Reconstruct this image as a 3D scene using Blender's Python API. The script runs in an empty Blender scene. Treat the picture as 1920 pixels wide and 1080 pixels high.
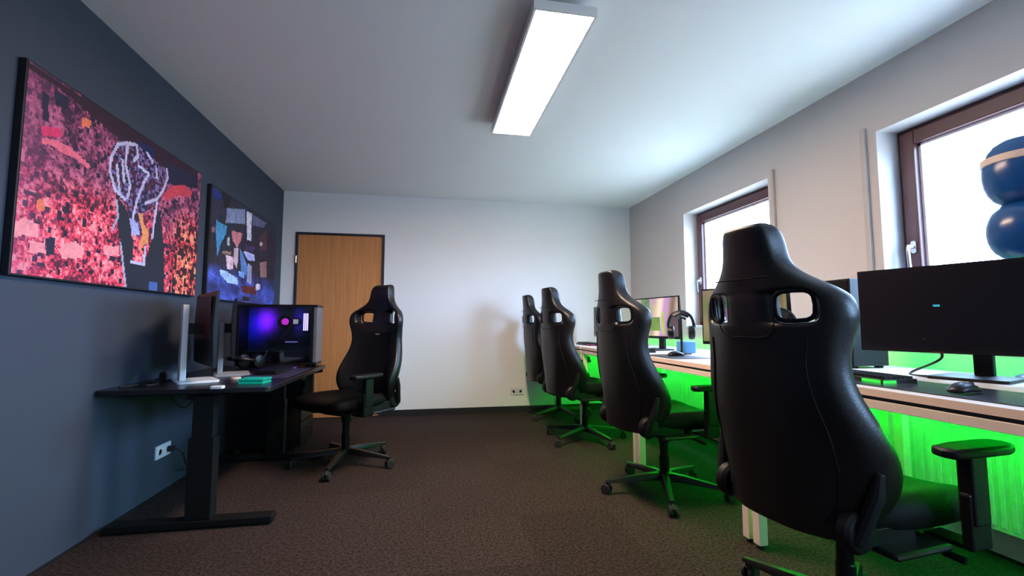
import bpy, bmesh, math, random
import numpy as np
from mathutils import Vector, Matrix, Euler
R = math.radians
scene = bpy.context.scene
C = scene.collection
rnd = random.Random(7)

# ------------------------------------------------------------------ camera, world, exposure
cam = bpy.data.cameras.new('camera'); camo = bpy.data.objects.new('camera', cam); C.objects.link(camo)
cam.sensor_width = 36.0; cam.lens = 853.0 / 1920.0 * 36.0; cam.clip_start = 0.02
camo.location = (0, 0, 1.03)
camo.rotation_euler = (R(90 + 4.55), 0, R(-10.63))
scene.camera = camo
scene.view_settings.view_transform = 'Standard'
scene.view_settings.look = 'None'
scene.view_settings.gamma = 1
scene.view_settings.exposure = 0.40
scene.view_settings.use_curve_mapping = False
SKY_STRENGTH = 14.0
w = bpy.data.worlds.new('daylight'); scene.world = w; w.use_nodes = True
wn = w.node_tree.nodes; bg = wn['Background']
bg.inputs['Strength'].default_value = SKY_STRENGTH
_N, _L = w.node_tree.nodes.new, w.node_tree.links.new      # bluish sky above, bright sunlit ground outside below the horizon
_tc = _N('ShaderNodeTexCoord'); _sp = _N('ShaderNodeSeparateXYZ'); _mr = _N('ShaderNodeMapRange'); _mx = _N('ShaderNodeMix'); _mx.data_type = 'RGBA'
_mr.inputs['From Min'].default_value = -.08; _mr.inputs['From Max'].default_value = .08
_mx.inputs[6].default_value = (0.37, 0.47, 0.58, 1); _mx.inputs[7].default_value = (0.88, 1.45, 2.35, 1)
_L(_tc.outputs['Generated'], _sp.inputs[0]); _L(_sp.outputs['Z'], _mr.inputs['Value']); _L(_mr.outputs[0], _mx.inputs[0]); _L(_mx.outputs[2], bg.inputs['Color'])
XL, XR, YB, YF, ZC = -1.59, 2.55, 5.385, -1.5, 2.52
WIN = [(2.985, 4.15), (0.965, 2.13), (-1.06, 0.11)]      # window y ranges; the third, unseen behind the camera, is added for daylight
WZ0, WZ1 = 1.02, 2.145
for i, (a, b) in enumerate(WIN):           # daylight portals in all window openings, the added third one too
    l = bpy.data.lights.new('window_daylight', 'AREA'); l.shape = 'RECTANGLE'
    l.size = WZ1 - WZ0; l.size_y = b - a; l.cycles.is_portal = True
    o = bpy.data.objects.new('window_daylight', l); C.objects.link(o)
    o.location = (XR + 0.30, (a + b) / 2, (WZ0 + WZ1) / 2); o.rotation_euler = (0, R(90), 0)
LAMP_EMIT = 56.0
LED_EMIT = 36.0

# ------------------------------------------------------------------ materials
MATS = {}
def mat(name, col, rough=0.5, metal=0.0, noise=None, bump=None, emit=None, estr=0.0, spec=0.5, coat=0.0):
    if name in MATS: return MATS[name]
    m = bpy.data.materials.new(name); m.use_nodes = True; MATS[name] = m
    nt = m.node_tree; p = nt.nodes['Principled BSDF']
    p.inputs['Base Color'].default_value = (*col, 1); p.inputs['Roughness'].default_value = rough
    p.inputs['Metallic'].default_value = metal; p.inputs['Specular IOR Level'].default_value = spec
    p.inputs['Coat Weight'].default_value = coat
    tc = nt.nodes.new('ShaderNodeTexCoord')
    if noise:      # (scale, amount)
        n = nt.nodes.new('ShaderNodeTexNoise'); n.inputs['Scale'].default_value = noise[0]; n.inputs['Detail'].default_value = 4
        nt.links.new(tc.outputs['Object'], n.inputs['Vector'])
        r = nt.nodes.new('ShaderNodeMix'); r.data_type = 'RGBA'
        k = noise[1]
        r.inputs[6].default_value = (*[max(0, c * (1 - k)) for c in col], 1)
        r.inputs[7].default_value = (*[min(1, c * (1 + k)) for c in col], 1)
        nt.links.new(n.outputs['Fac'], r.inputs[0]); nt.links.new(r.outputs[2], p.inputs['Base Color'])
    if bump:       # (scale, strength)
        n2 = nt.nodes.new('ShaderNodeTexNoise'); n2.inputs['Scale'].default_value = bump[0]; n2.inputs['Detail'].default_value = 3
        nt.links.new(tc.outputs['Object'], n2.inputs['Vector'])
        b = nt.nodes.new('ShaderNodeBump'); b.inputs['Strength'].default_value = bump[1]; b.inputs['Distance'].default_value = 0.005
        nt.links.new(n2.outputs['Fac'], b.inputs['Height']); nt.links.new(b.outputs['Normal'], p.inputs['Normal'])
    if emit:
        p.inputs['Emission Color'].default_value = (*emit, 1); p.inputs['Emission Strength'].default_value = estr
    return m

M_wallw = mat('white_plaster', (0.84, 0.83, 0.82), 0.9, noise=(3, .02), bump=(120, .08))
M_wallr = mat('shaded_white_plaster', (0.60, 0.555, 0.53), 0.9, noise=(3, .02), bump=(120, .08))  # same white plaster, with the window wall's shade put into its colour
M_ceil = mat('ceiling_paint', (0.90, 0.90, 0.90), 0.9, noise=(2, .02), bump=(140, .05))
M_wallg = mat('grey_paint', (0.040, 0.054, 0.082), 0.8, noise=(3, .03), bump=(120, .08))
M_base = mat('black_baseboard', (0.012, 0.012, 0.013), 0.5, noise=(20, .1))
M_leather = mat('black_leather', (0.0035, 0.0033, 0.0038), 0.37, noise=(15, .2), bump=(260, .15), spec=.5)
M_seat = mat('black_seat_leather', (0.0035, 0.0033, 0.0036), 0.6, noise=(15, .2), bump=(260, .3), spec=.12)
M_suede = mat('black_suede', (0.006, 0.0065, 0.01), 0.95, noise=(40, .3), bump=(300, .3), spec=.2)
M_plast = mat('black_plastic', (0.004, 0.004, 0.0045), 0.38, noise=(30, .1), spec=.3)
M_plastm = mat('black_matt_plastic', (0.0035, 0.0035, 0.004), 0.5, noise=(30, .1), spec=.3)
M_metal = mat('black_coated_metal', (0.008, 0.007, 0.006), 0.36, metal=.1, noise=(20, .1), spec=.35)
M_dtop = mat('black_desk_laminate', (0.008, 0.0075, 0.010), 0.30, noise=(18, .15))
M_dleg = mat('black_powder_coat', (0.003, 0.003, 0.0035), 0.6, noise=(30, .1), spec=.3)
M_wtop = mat('white_desk_laminate', (0.72, 0.66, 0.62), 0.32, noise=(8, .02))
M_wmetal = mat('white_powder_coat', (0.80, 0.66, 0.57), 0.45, noise=(8, .02))
M_dark = mat('dark_rail', (0.03, 0.03, 0.035), 0.5, noise=(20, .1))
M_white = mat('white_plastic', (0.75, 0.76, 0.78), 0.4, noise=(20, .02))
M_grey = mat('grey_plastic', (0.33, 0.33, 0.35), 0.4, noise=(20, .03))
M_brown = mat('maroon_window_frame', (0.085, 0.028, 0.030), 0.35, noise=(14, .2))
M_rubber = mat('black_rubber', (0.012, 0.012, 0.012), 0.7, noise=(30, .1))
M_steel = mat('brushed_steel', (0.55, 0.54, 0.52), 0.3, metal=1, noise=(40, .1))
M_screen = mat('dark_glossy_screen', (0.006, 0.006, 0.012), 0.22, noise=(3, .05), spec=.6)
M_screenm = mat('dark_matt_screen', (0.003, 0.003, 0.006), 0.30, noise=(3, .05), spec=.35)
M_beige = mat('beige_plastic', (0.62, 0.47, 0.38), 0.6, noise=(20, .03))
M_teal = mat('teal_card_glow', (0.0, 0.20, 0.15), 0.45, noise=(12, .1), emit=(0.0, 0.55, 0.38), estr=0.22)  # box is no lamp; a faint emission paints teal light onto it
M_blue = mat('blue_glossy_vinyl', (0.008, 0.07, 0.24), 0.25, noise=(6, .1))
M_bandp = mat('pale_band', (0.75, 0.55, 0.46), 0.5, noise=(6, .05))
M_radi = mat('white_radiator_enamel', (0.78, 0.78, 0.76), 0.4, noise=(8, .02))
M_red = mat('dark_red', (0.09, 0.008, 0.018), 0.35, noise=(8, .1))
M_cyan = mat('cyan_indicator', (0.02, 0.3, 0.4), 0.4, emit=(0.03, 0.33, 0.48), estr=.6)
M_sky = mat('blue_plastic', (0.10, 0.33, 0.62), 0.4, noise=(8, .05))

def emis(name, col, s): return mat(name, (0.02, 0.02, 0.02), 0.4, emit=col, estr=s)
M_lamp = emis('lamp_diffuser', (1.0, 0.74, 0.55), LAMP_EMIT)
M_led = emis('green_led', (0.012, 1.0, 0.09), LED_EMIT)
M_violet = emis('violet_glow', (0.20, 0.02, 1.0), 1.6)
M_indigo = emis('indigo_glow', (0.02, 0.0, 0.55), 0.30)
M_magenta = emis('magenta_glow', (0.8, 0.03, 0.7), 0.9)
M_whiteled = emis('white_led', (0.85, 0.75, 1.0), 1.4)
M_logo = emis('blue_white_led', (0.25, 0.3, 0.9), .8)

def carpet():
    m = bpy.data.materials.new('brown_carpet'); m.use_nodes = True; nt = m.node_tree; p = nt.nodes['Principled BSDF']
    N = nt.nodes.new; L = nt.links.new
    tc = N('ShaderNodeTexCoord')
    n1 = N('ShaderNodeTexNoise'); n1.inputs['Scale'].default_value = 75; n1.inputs['Detail'].default_value = 5; n1.inputs['Roughness'].default_value = .7
    n2 = N('ShaderNodeTexNoise'); n2.inputs['Scale'].default_value = 3.0
    br = N('ShaderNodeTexBrick'); br.inputs['Scale'].default_value = 1.0; br.offset = 0.0
    br.inputs['Brick Width'].default_value = 0.5; br.inputs['Row Height'].default_value = 0.5; br.inputs['Mortar Size'].default_value = 0.002
    br.inputs['Color1'].default_value = (0.9, 0.9, 0.9, 1); br.inputs['Color2'].default_value = (1.1, 1.1, 1.1, 1); br.inputs['Mortar'].default_value = (.85, .85, .85, 1)
    for n in (n1, n2, br): L(tc.outputs['Object'], n.inputs['Vector'])
    r = N('ShaderNodeValToRGB'); r.color_ramp.elements[0].position = .38; r.color_ramp.elements[1].position = .62
    r.color_ramp.elements[0].color = (0.013, 0.0095, 0.0088, 1); r.color_ramp.elements[1].color = (0.062, 0.043, 0.038, 1)
    L(n1.outputs['Fac'], r.inputs['Fac'])
    mx = N('ShaderNodeMix'); mx.data_type = 'RGBA'; mx.blend_type = 'MULTIPLY'; mx.inputs[0].default_value = 1
    L(r.outputs['Color'], mx.inputs[6]); L(br.outputs['Color'], mx.inputs[7]); L(mx.outputs[2], p.inputs['Base Color'])
    b = N('ShaderNodeBump'); b.inputs['Strength'].default_value = .4; b.inputs['Distance'].default_value = .01
    L(n1.outputs['Fac'], b.inputs['Height']); L(b.outputs['Normal'], p.inputs['Normal'])
    p.inputs['Roughness'].default_value = 1; p.inputs['Specular IOR Level'].default_value = .1
    return m
M_carpet = carpet()

def wood():
    m = bpy.data.materials.new('oak_veneer'); m.use_nodes = True; nt = m.node_tree; p = nt.nodes['Principled BSDF']
    N = nt.nodes.new; L = nt.links.new
    tc = N('ShaderNodeTexCoord'); mp = N('ShaderNodeMapping'); mp.inputs['Scale'].default_value = (1, 1, .03)
    n1 = N('ShaderNodeTexNoise'); n1.inputs['Scale'].default_value = 60; n1.inputs['Detail'].default_value = 4
    L(tc.outputs['Object'], mp.inputs['Vector']); L(mp.outputs['Vector'], n1.inputs['Vector'])
    r = N('ShaderNodeValToRGB'); r.color_ramp.elements[0].position = .3; r.color_ramp.elements[1].position = .7
    r.color_ramp.elements[0].color = (0.52, 0.20, 0.062, 1); r.color_ramp.elements[1].color = (0.70, 0.295, 0.098, 1)
    L(n1.outputs['Fac'], r.inputs['Fac']); L(r.outputs['Color'], p.inputs['Base Color']); p.inputs['Roughness'].default_value = .45
    return m
M_wood = wood()

def glass(name, tint=(1, 1, 1), gl=.06):
    m = bpy.data.materials.new(name); m.use_nodes = True; nt = m.node_tree; nt.nodes.clear()
    N = nt.nodes.new; L = nt.links.new
    t = N('ShaderNodeBsdfTransparent'); t.inputs[0].default_value = (*tint, 1)
    g = N('ShaderNodeBsdfGlossy'); g.inputs['Roughness'].default_value = .03
    x = N('ShaderNodeMixShader'); x.inputs[0].default_value = gl
    o = N('ShaderNodeOutputMaterial'); L(t.outputs[0], x.inputs[1]); L(g.outputs[0], x.inputs[2]); L(x.outputs[0], o.inputs[0])
    return m
M_glass = glass('window_glass'); M_tglass = glass('tinted_glass', (.75, .75, .85), .04)

def vcol(name, rough=.45, emit=0.0):
    m = bpy.data.materials.new(name); m.use_nodes = True; nt = m.node_tree; p = nt.nodes['Principled BSDF']
    a = nt.nodes.new('ShaderNodeAttribute'); a.attribute_name = 'print'
    nt.links.new(a.outputs['Color'], p.inputs['Base Color']); p.inputs['Roughness'].default_value = rough
    if emit:
        nt.links.new(a.outputs['Color'], p.inputs['Emission Color']); p.inputs['Emission Strength'].default_value = emit
    return m
M_print = vcol('printed_canvas', .5); M_lit = vcol('lit_screen', .3, .42); M_dim = vcol('case_glow', .3, 1.8)

# ------------------------------------------------------------------ geometry helpers
def tag(o, label=None, cat=None, group=None, kind=None):
    if label: o['label'] = label
    if cat: o['category'] = cat
    if group: o['group'] = group
    if kind: o['kind'] = kind
    return o
def obj(name, bm, m, parent=None, smooth=True, sub=0, bev=0, mtx=None):
    me = bpy.data.meshes.new(name)
    if mtx is not None: bmesh.ops.transform(bm, matrix=mtx, verts=bm.verts)
    bmesh.ops.recalc_face_normals(bm, faces=bm.faces); bm.to_mesh(me); bm.free()
    ms = m if isinstance(m, (list, tuple)) else [m]
    for x in ms: me.materials.append(x)
    o = bpy.data.objects.new(name, me); C.objects.link(o)
    if parent: o.parent = parent
    if bev:
        b = o.modifiers.new('bevel', 'BEVEL'); b.width = bev; b.segments = 2; b.limit_method = 'ANGLE'; b.angle_limit = R(40)
    if sub:
        s = o.modifiers.new('subsurf', 'SUBSURF'); s.levels = s.render_levels = sub
    if smooth:
        for p in me.polygons: p.use_smooth = True
        if not sub:
            try: me.set_sharp_from_angle(angle=R(35))
            except Exception: pass
    return o
def thing(name, loc=(0, 0, 0), rz=0, label=None, cat=None, group=None):
    o = bpy.data.objects.new(name, None); o.empty_display_size = .1; C.objects.link(o)
    o.location = loc; o.rotation_euler = (0, 0, rz); return tag(o, label, cat, group)
def NB(): return bmesh.new()
def box(bm, x0, x1, y0, y1, z0, z1, mi=0, m=None):
    v = [bm.verts.new((x, y, z)) for z in (z0, z1) for y in (y0, y1) for x in (x0, x1)]
    if m is not None:
        for q in v: q.co = m @ q.co
    for f in ((0, 2, 3, 1), (4, 5, 7, 6), (0, 1, 5, 4), (2, 6, 7, 3), (0, 4, 6, 2), (1, 3, 7, 5)):
        bm.faces.new([v[i] for i in f]).material_index = mi
    return v
def bx(x0, x1, y0, y1, z0, z1): b = NB(); box(b, x0, x1, y0, y1, z0, z1); return b
def ring_loft(bm, rings, cap=True, closed=True, mi=0):
    vs = [[bm.verts.new(p) for p in r] for r in rings]; n = len(vs[0])
    for a, b in zip(vs, vs[1:]):
        for i in range(n if closed else n - 1):
            bm.faces.new((a[i], a[(i + 1) % n], b[(i + 1) % n], b[i])).material_index = mi
    if cap and closed:
        bm.faces.new(vs[0]).material_index = mi; bm.faces.new(vs[-1][::-1]).material_index = mi
    return vs
def tube(bm, pts, r, n=8, mi=0):
    pts = [Vector(p) for p in pts]; rs = r if isinstance(r, (list, tuple)) else [r] * len(pts)
    rings = []; prev = None
    for i, p in enumerate(pts):
        d = (pts[min(i + 1, len(pts) - 1)] - pts[max(i - 1, 0)]).normalized()
        if prev is None:
            a = d.orthogonal().normalized()
        else:
            a = (prev - d * prev.dot(d)).normalized()
        prev = a; b = d.cross(a)
        rings.append([p + (a * math.cos(t) + b * math.sin(t)) * rs[i] for t in [2 * math.pi * k / n for k in range(n)]])
    ring_loft(bm, rings, mi=mi)
def lathe(bm, prof, n=20, c=(0, 0, 0), mi=0, m=None):
    rings = [[Vector((c[0] + r * math.cos(2 * math.pi * k / n), c[1] + r * math.sin(2 * math.pi * k / n), c[2] + z)) for k in range(n)] for r, z in prof]
    if m is not None: rings = [[m @ p for p in r] for r in rings]
    ring_loft(bm, rings, mi=mi)
def prism(bm, poly, z0, z1, m=None, mi=0):
    r = [[Vector((x, y, z)) for x, y in poly] for z in (z0, z1)]
    if m is not None: r = [[m @ p for p in q] for q in r]
    ring_loft(bm, r, mi=mi)
def rrect(x0, x1, y0, y1, r, n=4):
    P = []
    for cx, cy, a0 in ((x1 - r, y1 - r, 0), (x0 + r, y1 - r, 90), (x0 + r, y0 + r, 180), (x1 - r, y0 + r, 270)):
        for k in range(n + 1):
            a = R(a0 + 90 * k / n); P.append((cx + r * math.cos(a), cy + r * math.sin(a)))
    return P
def curve_pts(ctrl, n=8):        # Catmull-Rom
    P = [Vector(c) for c in ctrl]; P = [P[0] * 2 - P[1]] + P + [P[-1] * 2 - P[-2]]; out = []
    for i in range(1, len(P) - 2):
        for k in range(n):
            t = k / n; a, b, c, d = P[i - 1:i + 3]
            out.append(0.5 * ((2 * b) + (c - a) * t + (2 * a - 5 * b + 4 * c - d) * t * t + (3 * b - a - 3 * c + d) * t ** 3))
    out.append(P[-2]); return out
def interp(tab, v):
    for (a, *A), (b, *B) in zip(tab, tab[1:]):
        if v <= b:
            t = (v - a) / (b - a); return [x + (y - x) * t for x, y in zip(A, B)]
    return list(tab[-1][1:])
def copy_tree(o, parent=None):
    c = o.copy(); C.objects.link(c); c.parent = parent
    for ch in list(o.children): copy_tree(ch, c)
    return c

# ------------------------------------------------------------------ setting
T = .30
def struct(name, bm, m, bev=0): return tag(obj(name, bm, m, smooth=False, bev=bev), kind='structure')
struct('floor', bx(XL - T, XR + T, YF - T, YB + T, -.1, 0), M_carpet)
struct('ceiling', bx(XL - T, XR + T, YF - T, YB + T, ZC, ZC + .1), M_ceil)
struct('wall_left', bx(XL - T, XL, YF, YB, 0, ZC), M_wallg)
struct('wall_front', bx(XL - T, XR + T, YF - T, YF, 0, ZC), M_wallw)
b = NB()                                        # back wall round the door opening
DX0, DX1, DZ = -1.445, -.485, 2.06
box(b, XL - T, DX0, YB, YB + T, 0, ZC); box(b, DX1, XR + T, YB, YB + T, 0, ZC); box(b, DX0, DX1, YB, YB + T, DZ, ZC)
box(b, DX0, DX1, YB + .10, YB + T, 0, DZ)
struct('wall_back', b, M_wallw)
b = NB()                                        # right wall round the two seen windows and the added one
ys = [YF] + sorted(q for wn_ in WIN for q in wn_) + [YB]
for k in range(0, len(ys), 2): box(b, XR, XR + T, ys[k], ys[k + 1], 0, ZC)
for a, c in WIN:
    box(b, XR, XR + T, a, c, 0, WZ0); box(b, XR, XR + T, a, c, WZ1, ZC)
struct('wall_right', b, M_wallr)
struct('baseboard_back', bx(DX1 + .0, XR, YB - .014, YB, 0, .065), M_base)
struct('baseboard_left', bx(XL, XL + .012, YF, YB - .02, 0, .008), M_base)
for i, (a, c) in enumerate(WIN):        # windows, the unseen third added for daylight: frame, sash, glass, handle, sill
    root = thing('window_%d' % (i + 1), (XR + .15, (a + c) / 2, WZ0)); tag(root, kind='structure')
    W = (c - a) / 2; Hh = WZ1 - WZ0
    b = NB(); fw = .035
    box(b, 0, .07, -W, -W + fw, 0, Hh); box(b, 0, .07, W - fw, W, 0, Hh); box(b, 0, .07, -W + fw, W - fw, 0, fw); box(b, 0, .07, -W + fw, W - fw, Hh - fw, Hh)
    obj('window_frame', b, M_brown, root, smooth=False, bev=.004)
    b = NB(); s0 = fw - .012; sw = .100; x0, x1 = -.02, .05
    box(b, x0, x1, -W + s0, -W + sw, s0, Hh - s0); box(b, x0, x1, W - sw, W - s0, s0, Hh - s0)
    box(b, x0, x1, -W + sw, W - sw, s0, sw); box(b, x0, x1, -W + sw, W - sw, Hh - sw, Hh - s0)
    obj('sash', b, M_brown, root, smooth=False, bev=.006)
    b = NB(); g = .015
    box(b, .012, .03, -W + sw, -W + sw + g, sw, Hh - sw); box(b, .012, .03, W - sw - g, W - sw, sw, Hh - sw)
    box(b, .012, .03, -W + sw, W - sw, sw, sw + g); box(b, .012, .03, -W + sw, W - sw, Hh - sw - g, Hh - sw)
    obj('spacer', b, M_white, root, smooth=False)
    obj('pane', bx(.018, .024, -W + sw + .002, W - sw - .002, sw + .002, Hh - sw - .002), M_glass, root, smooth=False)
    b = NB(); hy = W - (fw + sw) / 2; hz = .44
    prism(b, rrect(hy - .014, hy + .014, hz - .035, hz + .035, .012), -.028, -.02, Matrix(((0, 0, 1, 0), (1, 0, 0, 0), (0, 1, 0, 0), (0, 0, 0, 1))))
    tube(b, [(-.028, hy, hz), (-.06, hy, hz)], .009); tube(b, curve_pts([(-.058, hy, hz + .01), (-.064, hy, hz - .03), (-.06, hy, hz - .115)]), .0095)
    obj('window_handle', b, M_steel, root)
    obj('window_sill', bx(-.165, .0, -W - .0, W, -.022, .0), M_white, root, smooth=False, bev=.005)
for i, (yy, z1) in enumerate(((2.20, 2.19), (2.925, 2.19))):
    tag(obj('trim_%d' % (i + 1), bx(XR - .022, XR, yy - .015, yy + .015, .30, z1), mat('beige_shutter_rail', (.50, .45, .42), .5, noise=(9, .04)), smooth=False, bev=.004), kind='structure')
# door
root = thing('door_1', ((DX0 + DX1) / 2, YB + .04, 0)); tag(root, kind='structure')
hw = (DX1 - DX0) / 2
b = NB(); M_df = mat('dark_door_frame', (.018, .02, .035), .4, noise=(9, .1)); fwd = .026
box(b, -hw, -hw + fwd, -.055, .05, 0, DZ); box(b, hw - fwd, hw, -.055, .05, 0, DZ); box(b, -hw + fwd, hw - fwd, -.055, .05, DZ - fwd, DZ)
obj('door_frame', b, M_df, root, smooth=False, bev=.003)
obj('door_leaf', bx(-hw + fwd, hw - fwd, -.035, .005, .008, DZ - fwd), M_wood, root, smooth=False)
b = NB()
for z in (.35, 1.75): tube(b, [(-hw + .012, -.062, z - .04), (-hw + .012, -.062, z + .04)], .009)
obj('hinge', b, M_steel, root)
b = NB(); hx = hw - .09
prism(b, rrect(hx - .02, hx + .02, .93, 1.12, .018), -.043, -.035, Matrix(((1, 0, 0, 0), (0, 0, 1, 0), (0, 1, 0, 0), (0, 0, 0, 1))))
tube(b, [(hx, -.043, 1.05), (hx, -.085, 1.05)], .010); tube(b, curve_pts([(hx + .005, -.083, 1.05), (hx - .04, -.088, 1.052), (hx - .12, -.084, 1.048)]), .0095)
obj('door_handle', b, M_steel, root)

# ------------------------------------------------------------------ ceiling lamp
t = thing('ceiling_lamp', (.605, 2.57, ZC), R(0.0), 'long rectangular ceiling light with glowing white diffuser on the white ceiling', 'lamp')
L2, W2, zb = .685, .150, -.075
b = NB(); fr = .012
box(b, -W2, W2, -L2, L2, zb + .018, zb + .045)
box(b, -W2, W2, -L2, -L2 + fr, zb, zb + .018); box(b, -W2, W2, L2 - fr, L2, zb, zb + .018)
box(b, -W2, -W2 + fr, -L2 + fr, L2 - fr, zb, zb + .018); box(b, W2 - fr, W2, -L2 + fr, L2 - fr, zb, zb + .018)
obj('lamp_housing', b, mat('lamp_housing', (.80, .78, .76), .4, noise=(9, .03)), t, smooth=False)
obj('diffuser', bx(-W2 + fr, W2 - fr, -L2 + fr, L2 - fr, zb + .003, zb + .017), M_lamp, t, smooth=False)
for s in (-1, 1): obj('ceiling_bracket', bx(-.05, .05, s * .42 - .03, s * .42 + .03, zb + .045, 0), M_grey, t, smooth=False)

# ------------------------------------------------------------------ printed pictures (colours of the print, cell by cell)
def value_noise(h, wd, cells, seed):
    rs = np.random.RandomState(seed); gy, gx = cells
    g = rs.rand(gy + 2, gx + 2)
    yy = np.linspace(0, gy, h, endpoint=False); xx = np.linspace(0, gx, wd, endpoint=False)
    yi = yy.astype(int); xi = xx.astype(int); fy = (yy - yi)[:, None]; fx = (xx - xi)[None, :]
    fy = fy * fy * (3 - 2 * fy); fx = fx * fx * (3 - 2 * fx)
    a = g[yi][:, xi]; b_ = g[yi][:, xi + 1]; c = g[yi + 1][:, xi]; d = g[yi + 1][:, xi + 1]
    return (a * (1 - fx) + b_ * fx) * (1 - fy) + (c * (1 - fx) + d * fx) * fy
def srgb(c): c = np.asarray(c, float) / 255; return np.where(c < .04045, c / 12.92, ((c + .055) / 1.055) ** 2.4)
def seg_dist(X, Y, a, b_):
    ax, ay = a; bx_, by = b_; dx, dy = bx_ - ax, by - ay
    t_ = np.clip(((X - ax) * dx + (Y - ay) * dy) / (dx * dx + dy * dy + 1e-9), 0, 1)
    return np.hypot(X - ax - t_ * dx, Y - ay - t_ * dy)
def polymask(X, Y, P):
    ins = np.zeros(X.shape, bool); n = len(P)
    for i in range(n):
        x1, y1 = P[i]; x2, y2 = P[(i + 1) % n]
        c = ((y1 > Y) != (y2 > Y)) & (X < (x2 - x1) * (Y - y1) / (y2 - y1 + 1e-12) + x1)
        ins ^= c
    return ins
# shapes of the two prints, in fractions of the print's width and height
CUP = [(0.363, 0.168), (0.349, 0.322), (0.38, 0.435), (0.458, 0.498), (0.483, 0.647), (0.551, 0.671), (0.563, 0.501), (0.631, 0.424), (0.693, 0.282), (0.718, 0.139), (0.675, 0.111), (0.611, 0.111), (0.502, 0.077), (0.418, 0.109)]
STROKES = [[(0.386, 0.147), (0.358, 0.241), (0.354, 0.33), (0.389, 0.43), (0.445, 0.459)], [(0.439, 0.112), (0.437, 0.249), (0.47, 0.356), (0.46, 0.441)], [(0.386, 0.147), (0.439, 0.107), (0.491, 0.084), (0.506, 0.15), (0.481, 0.189)], [(0.51, 0.207), (0.581, 0.227), (0.55, 0.304), (0.518, 0.426), (0.502, 0.525), (0.501, 0.584), (0.532, 0.642)], [(0.703, 0.121), (0.714, 0.18), (0.687, 0.285), (0.646, 0.368), (0.57, 0.432)], [(0.626, 0.158), (0.637, 0.222)], [(0.648, 0.392), (0.637, 0.521), (0.63, 0.647)], [(0.56, 0.093), (0.599, 0.13)], [(0.506, 0.833), (0.584, 0.839), (0.586, 0.72)], [(0.389, 0.277), (0.413, 0.429)], [(0.416, 0.228), (0.434, 0.353)]]
EDGES = [[(0.413, 0.583), (0.387, 0.669)], [(0.438, 0.739), (0.485, 1.006)], [(0.402, 0.489), (0.413, 0.583)]]
ORANGE = [(0.529, 0.515), (0.557, 0.503), (0.567, 0.571), (0.605, 0.606), (0.605, 0.691), (0.571, 0.713), (0.557, 0.775), (0.547, 0.696), (0.566, 0.643), (0.544, 0.568)]
ARMS = [[(0.406, 0.471), (0.448, 0.503), (0.484, 0.578), (0.495, 0.666), (0.514, 0.706), (0.51, 0.821), (0.608, 0.834), (0.633, 1.035), (0.492, 1.038), (0.437, 0.728), (0.41, 0.606)], [(0.652, 0.453), (0.678, 0.455), (0.699, 0.574), (0.72, 0.696), (0.742, 1.036), (0.621, 1.036), (0.593, 0.79), (0.632, 0.646)]]
SPOT = [(0.627, 0.945), (0.683, 0.937), (0.687, 0.998), (0.631, 1.005)]
BLUETOP = [(0.484, 0.053), (0.605, 0.033), (0.61, 0.099), (0.504, 0.116)]
PALE = [(0.478, 0.569), (0.528, 0.574), (0.549, 0.648), (0.501, 0.67)]
ARC1 = [(0.062, 0.328), (0.123, 0.306), (0.186, 0.313), (0.268, 0.356), (0.251, 0.373), (0.177, 0.353), (0.096, 0.35), (0.064, 0.352)]
ARC2 = [(0.694, 0.307), (0.749, 0.224), (0.854, 0.161), (0.927, 0.186), (0.906, 0.238), (0.794, 0.27), (0.707, 0.357)]
BLOBS = [[(-0.001, 0.768), (0.03, 0.732), (0.074, 0.753), (0.078, 0.814), (0.035, 0.815), (0.003, 0.837)], [(0.049, 0.841), (0.105, 0.831), (0.108, 0.884), (0.052, 0.896)], [(0.159, 0.822), (0.225, 0.789), (0.264, 0.827), (0.253, 0.875), (0.169, 0.895)], [(0.344, 0.776), (0.424, 0.761), (0.434, 0.813), (0.36, 0.832)]]
HOT = [(0.059, 0.272), (0.129, 0.235), (0.136, 0.277), (0.062, 0.321)]
ORB = [[(0.063, 0.632), (0.089, 0.626), (0.092, 0.676), (0.066, 0.681)], [(0.207, 0.114), (0.252, 0.101), (0.244, 0.152), (0.21, 0.162)]]
TOPD = [(-0.046, 0.007), (0.964, -0.002), (0.972, 0.112), (0.684, 0.154), (0.328, 0.099), (0.138, 0.044), (-0.003, 0.039), (-0.042, 0.065)]
NAVY = [[(0.052, 0.104), (0.072, 0.1), (0.082, 0.236), (0.057, 0.241)], [(0.093, 0.061), (0.144, 0.059), (0.144, 0.121), (0.098, 0.137)], [(0.679, 0.073), (0.966, 0.029), (0.973, 0.132), (0.708, 0.225)], [(0.105, 0.806), (0.138, 0.795), (0.143, 0.885), (0.11, 0.893)]]
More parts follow.
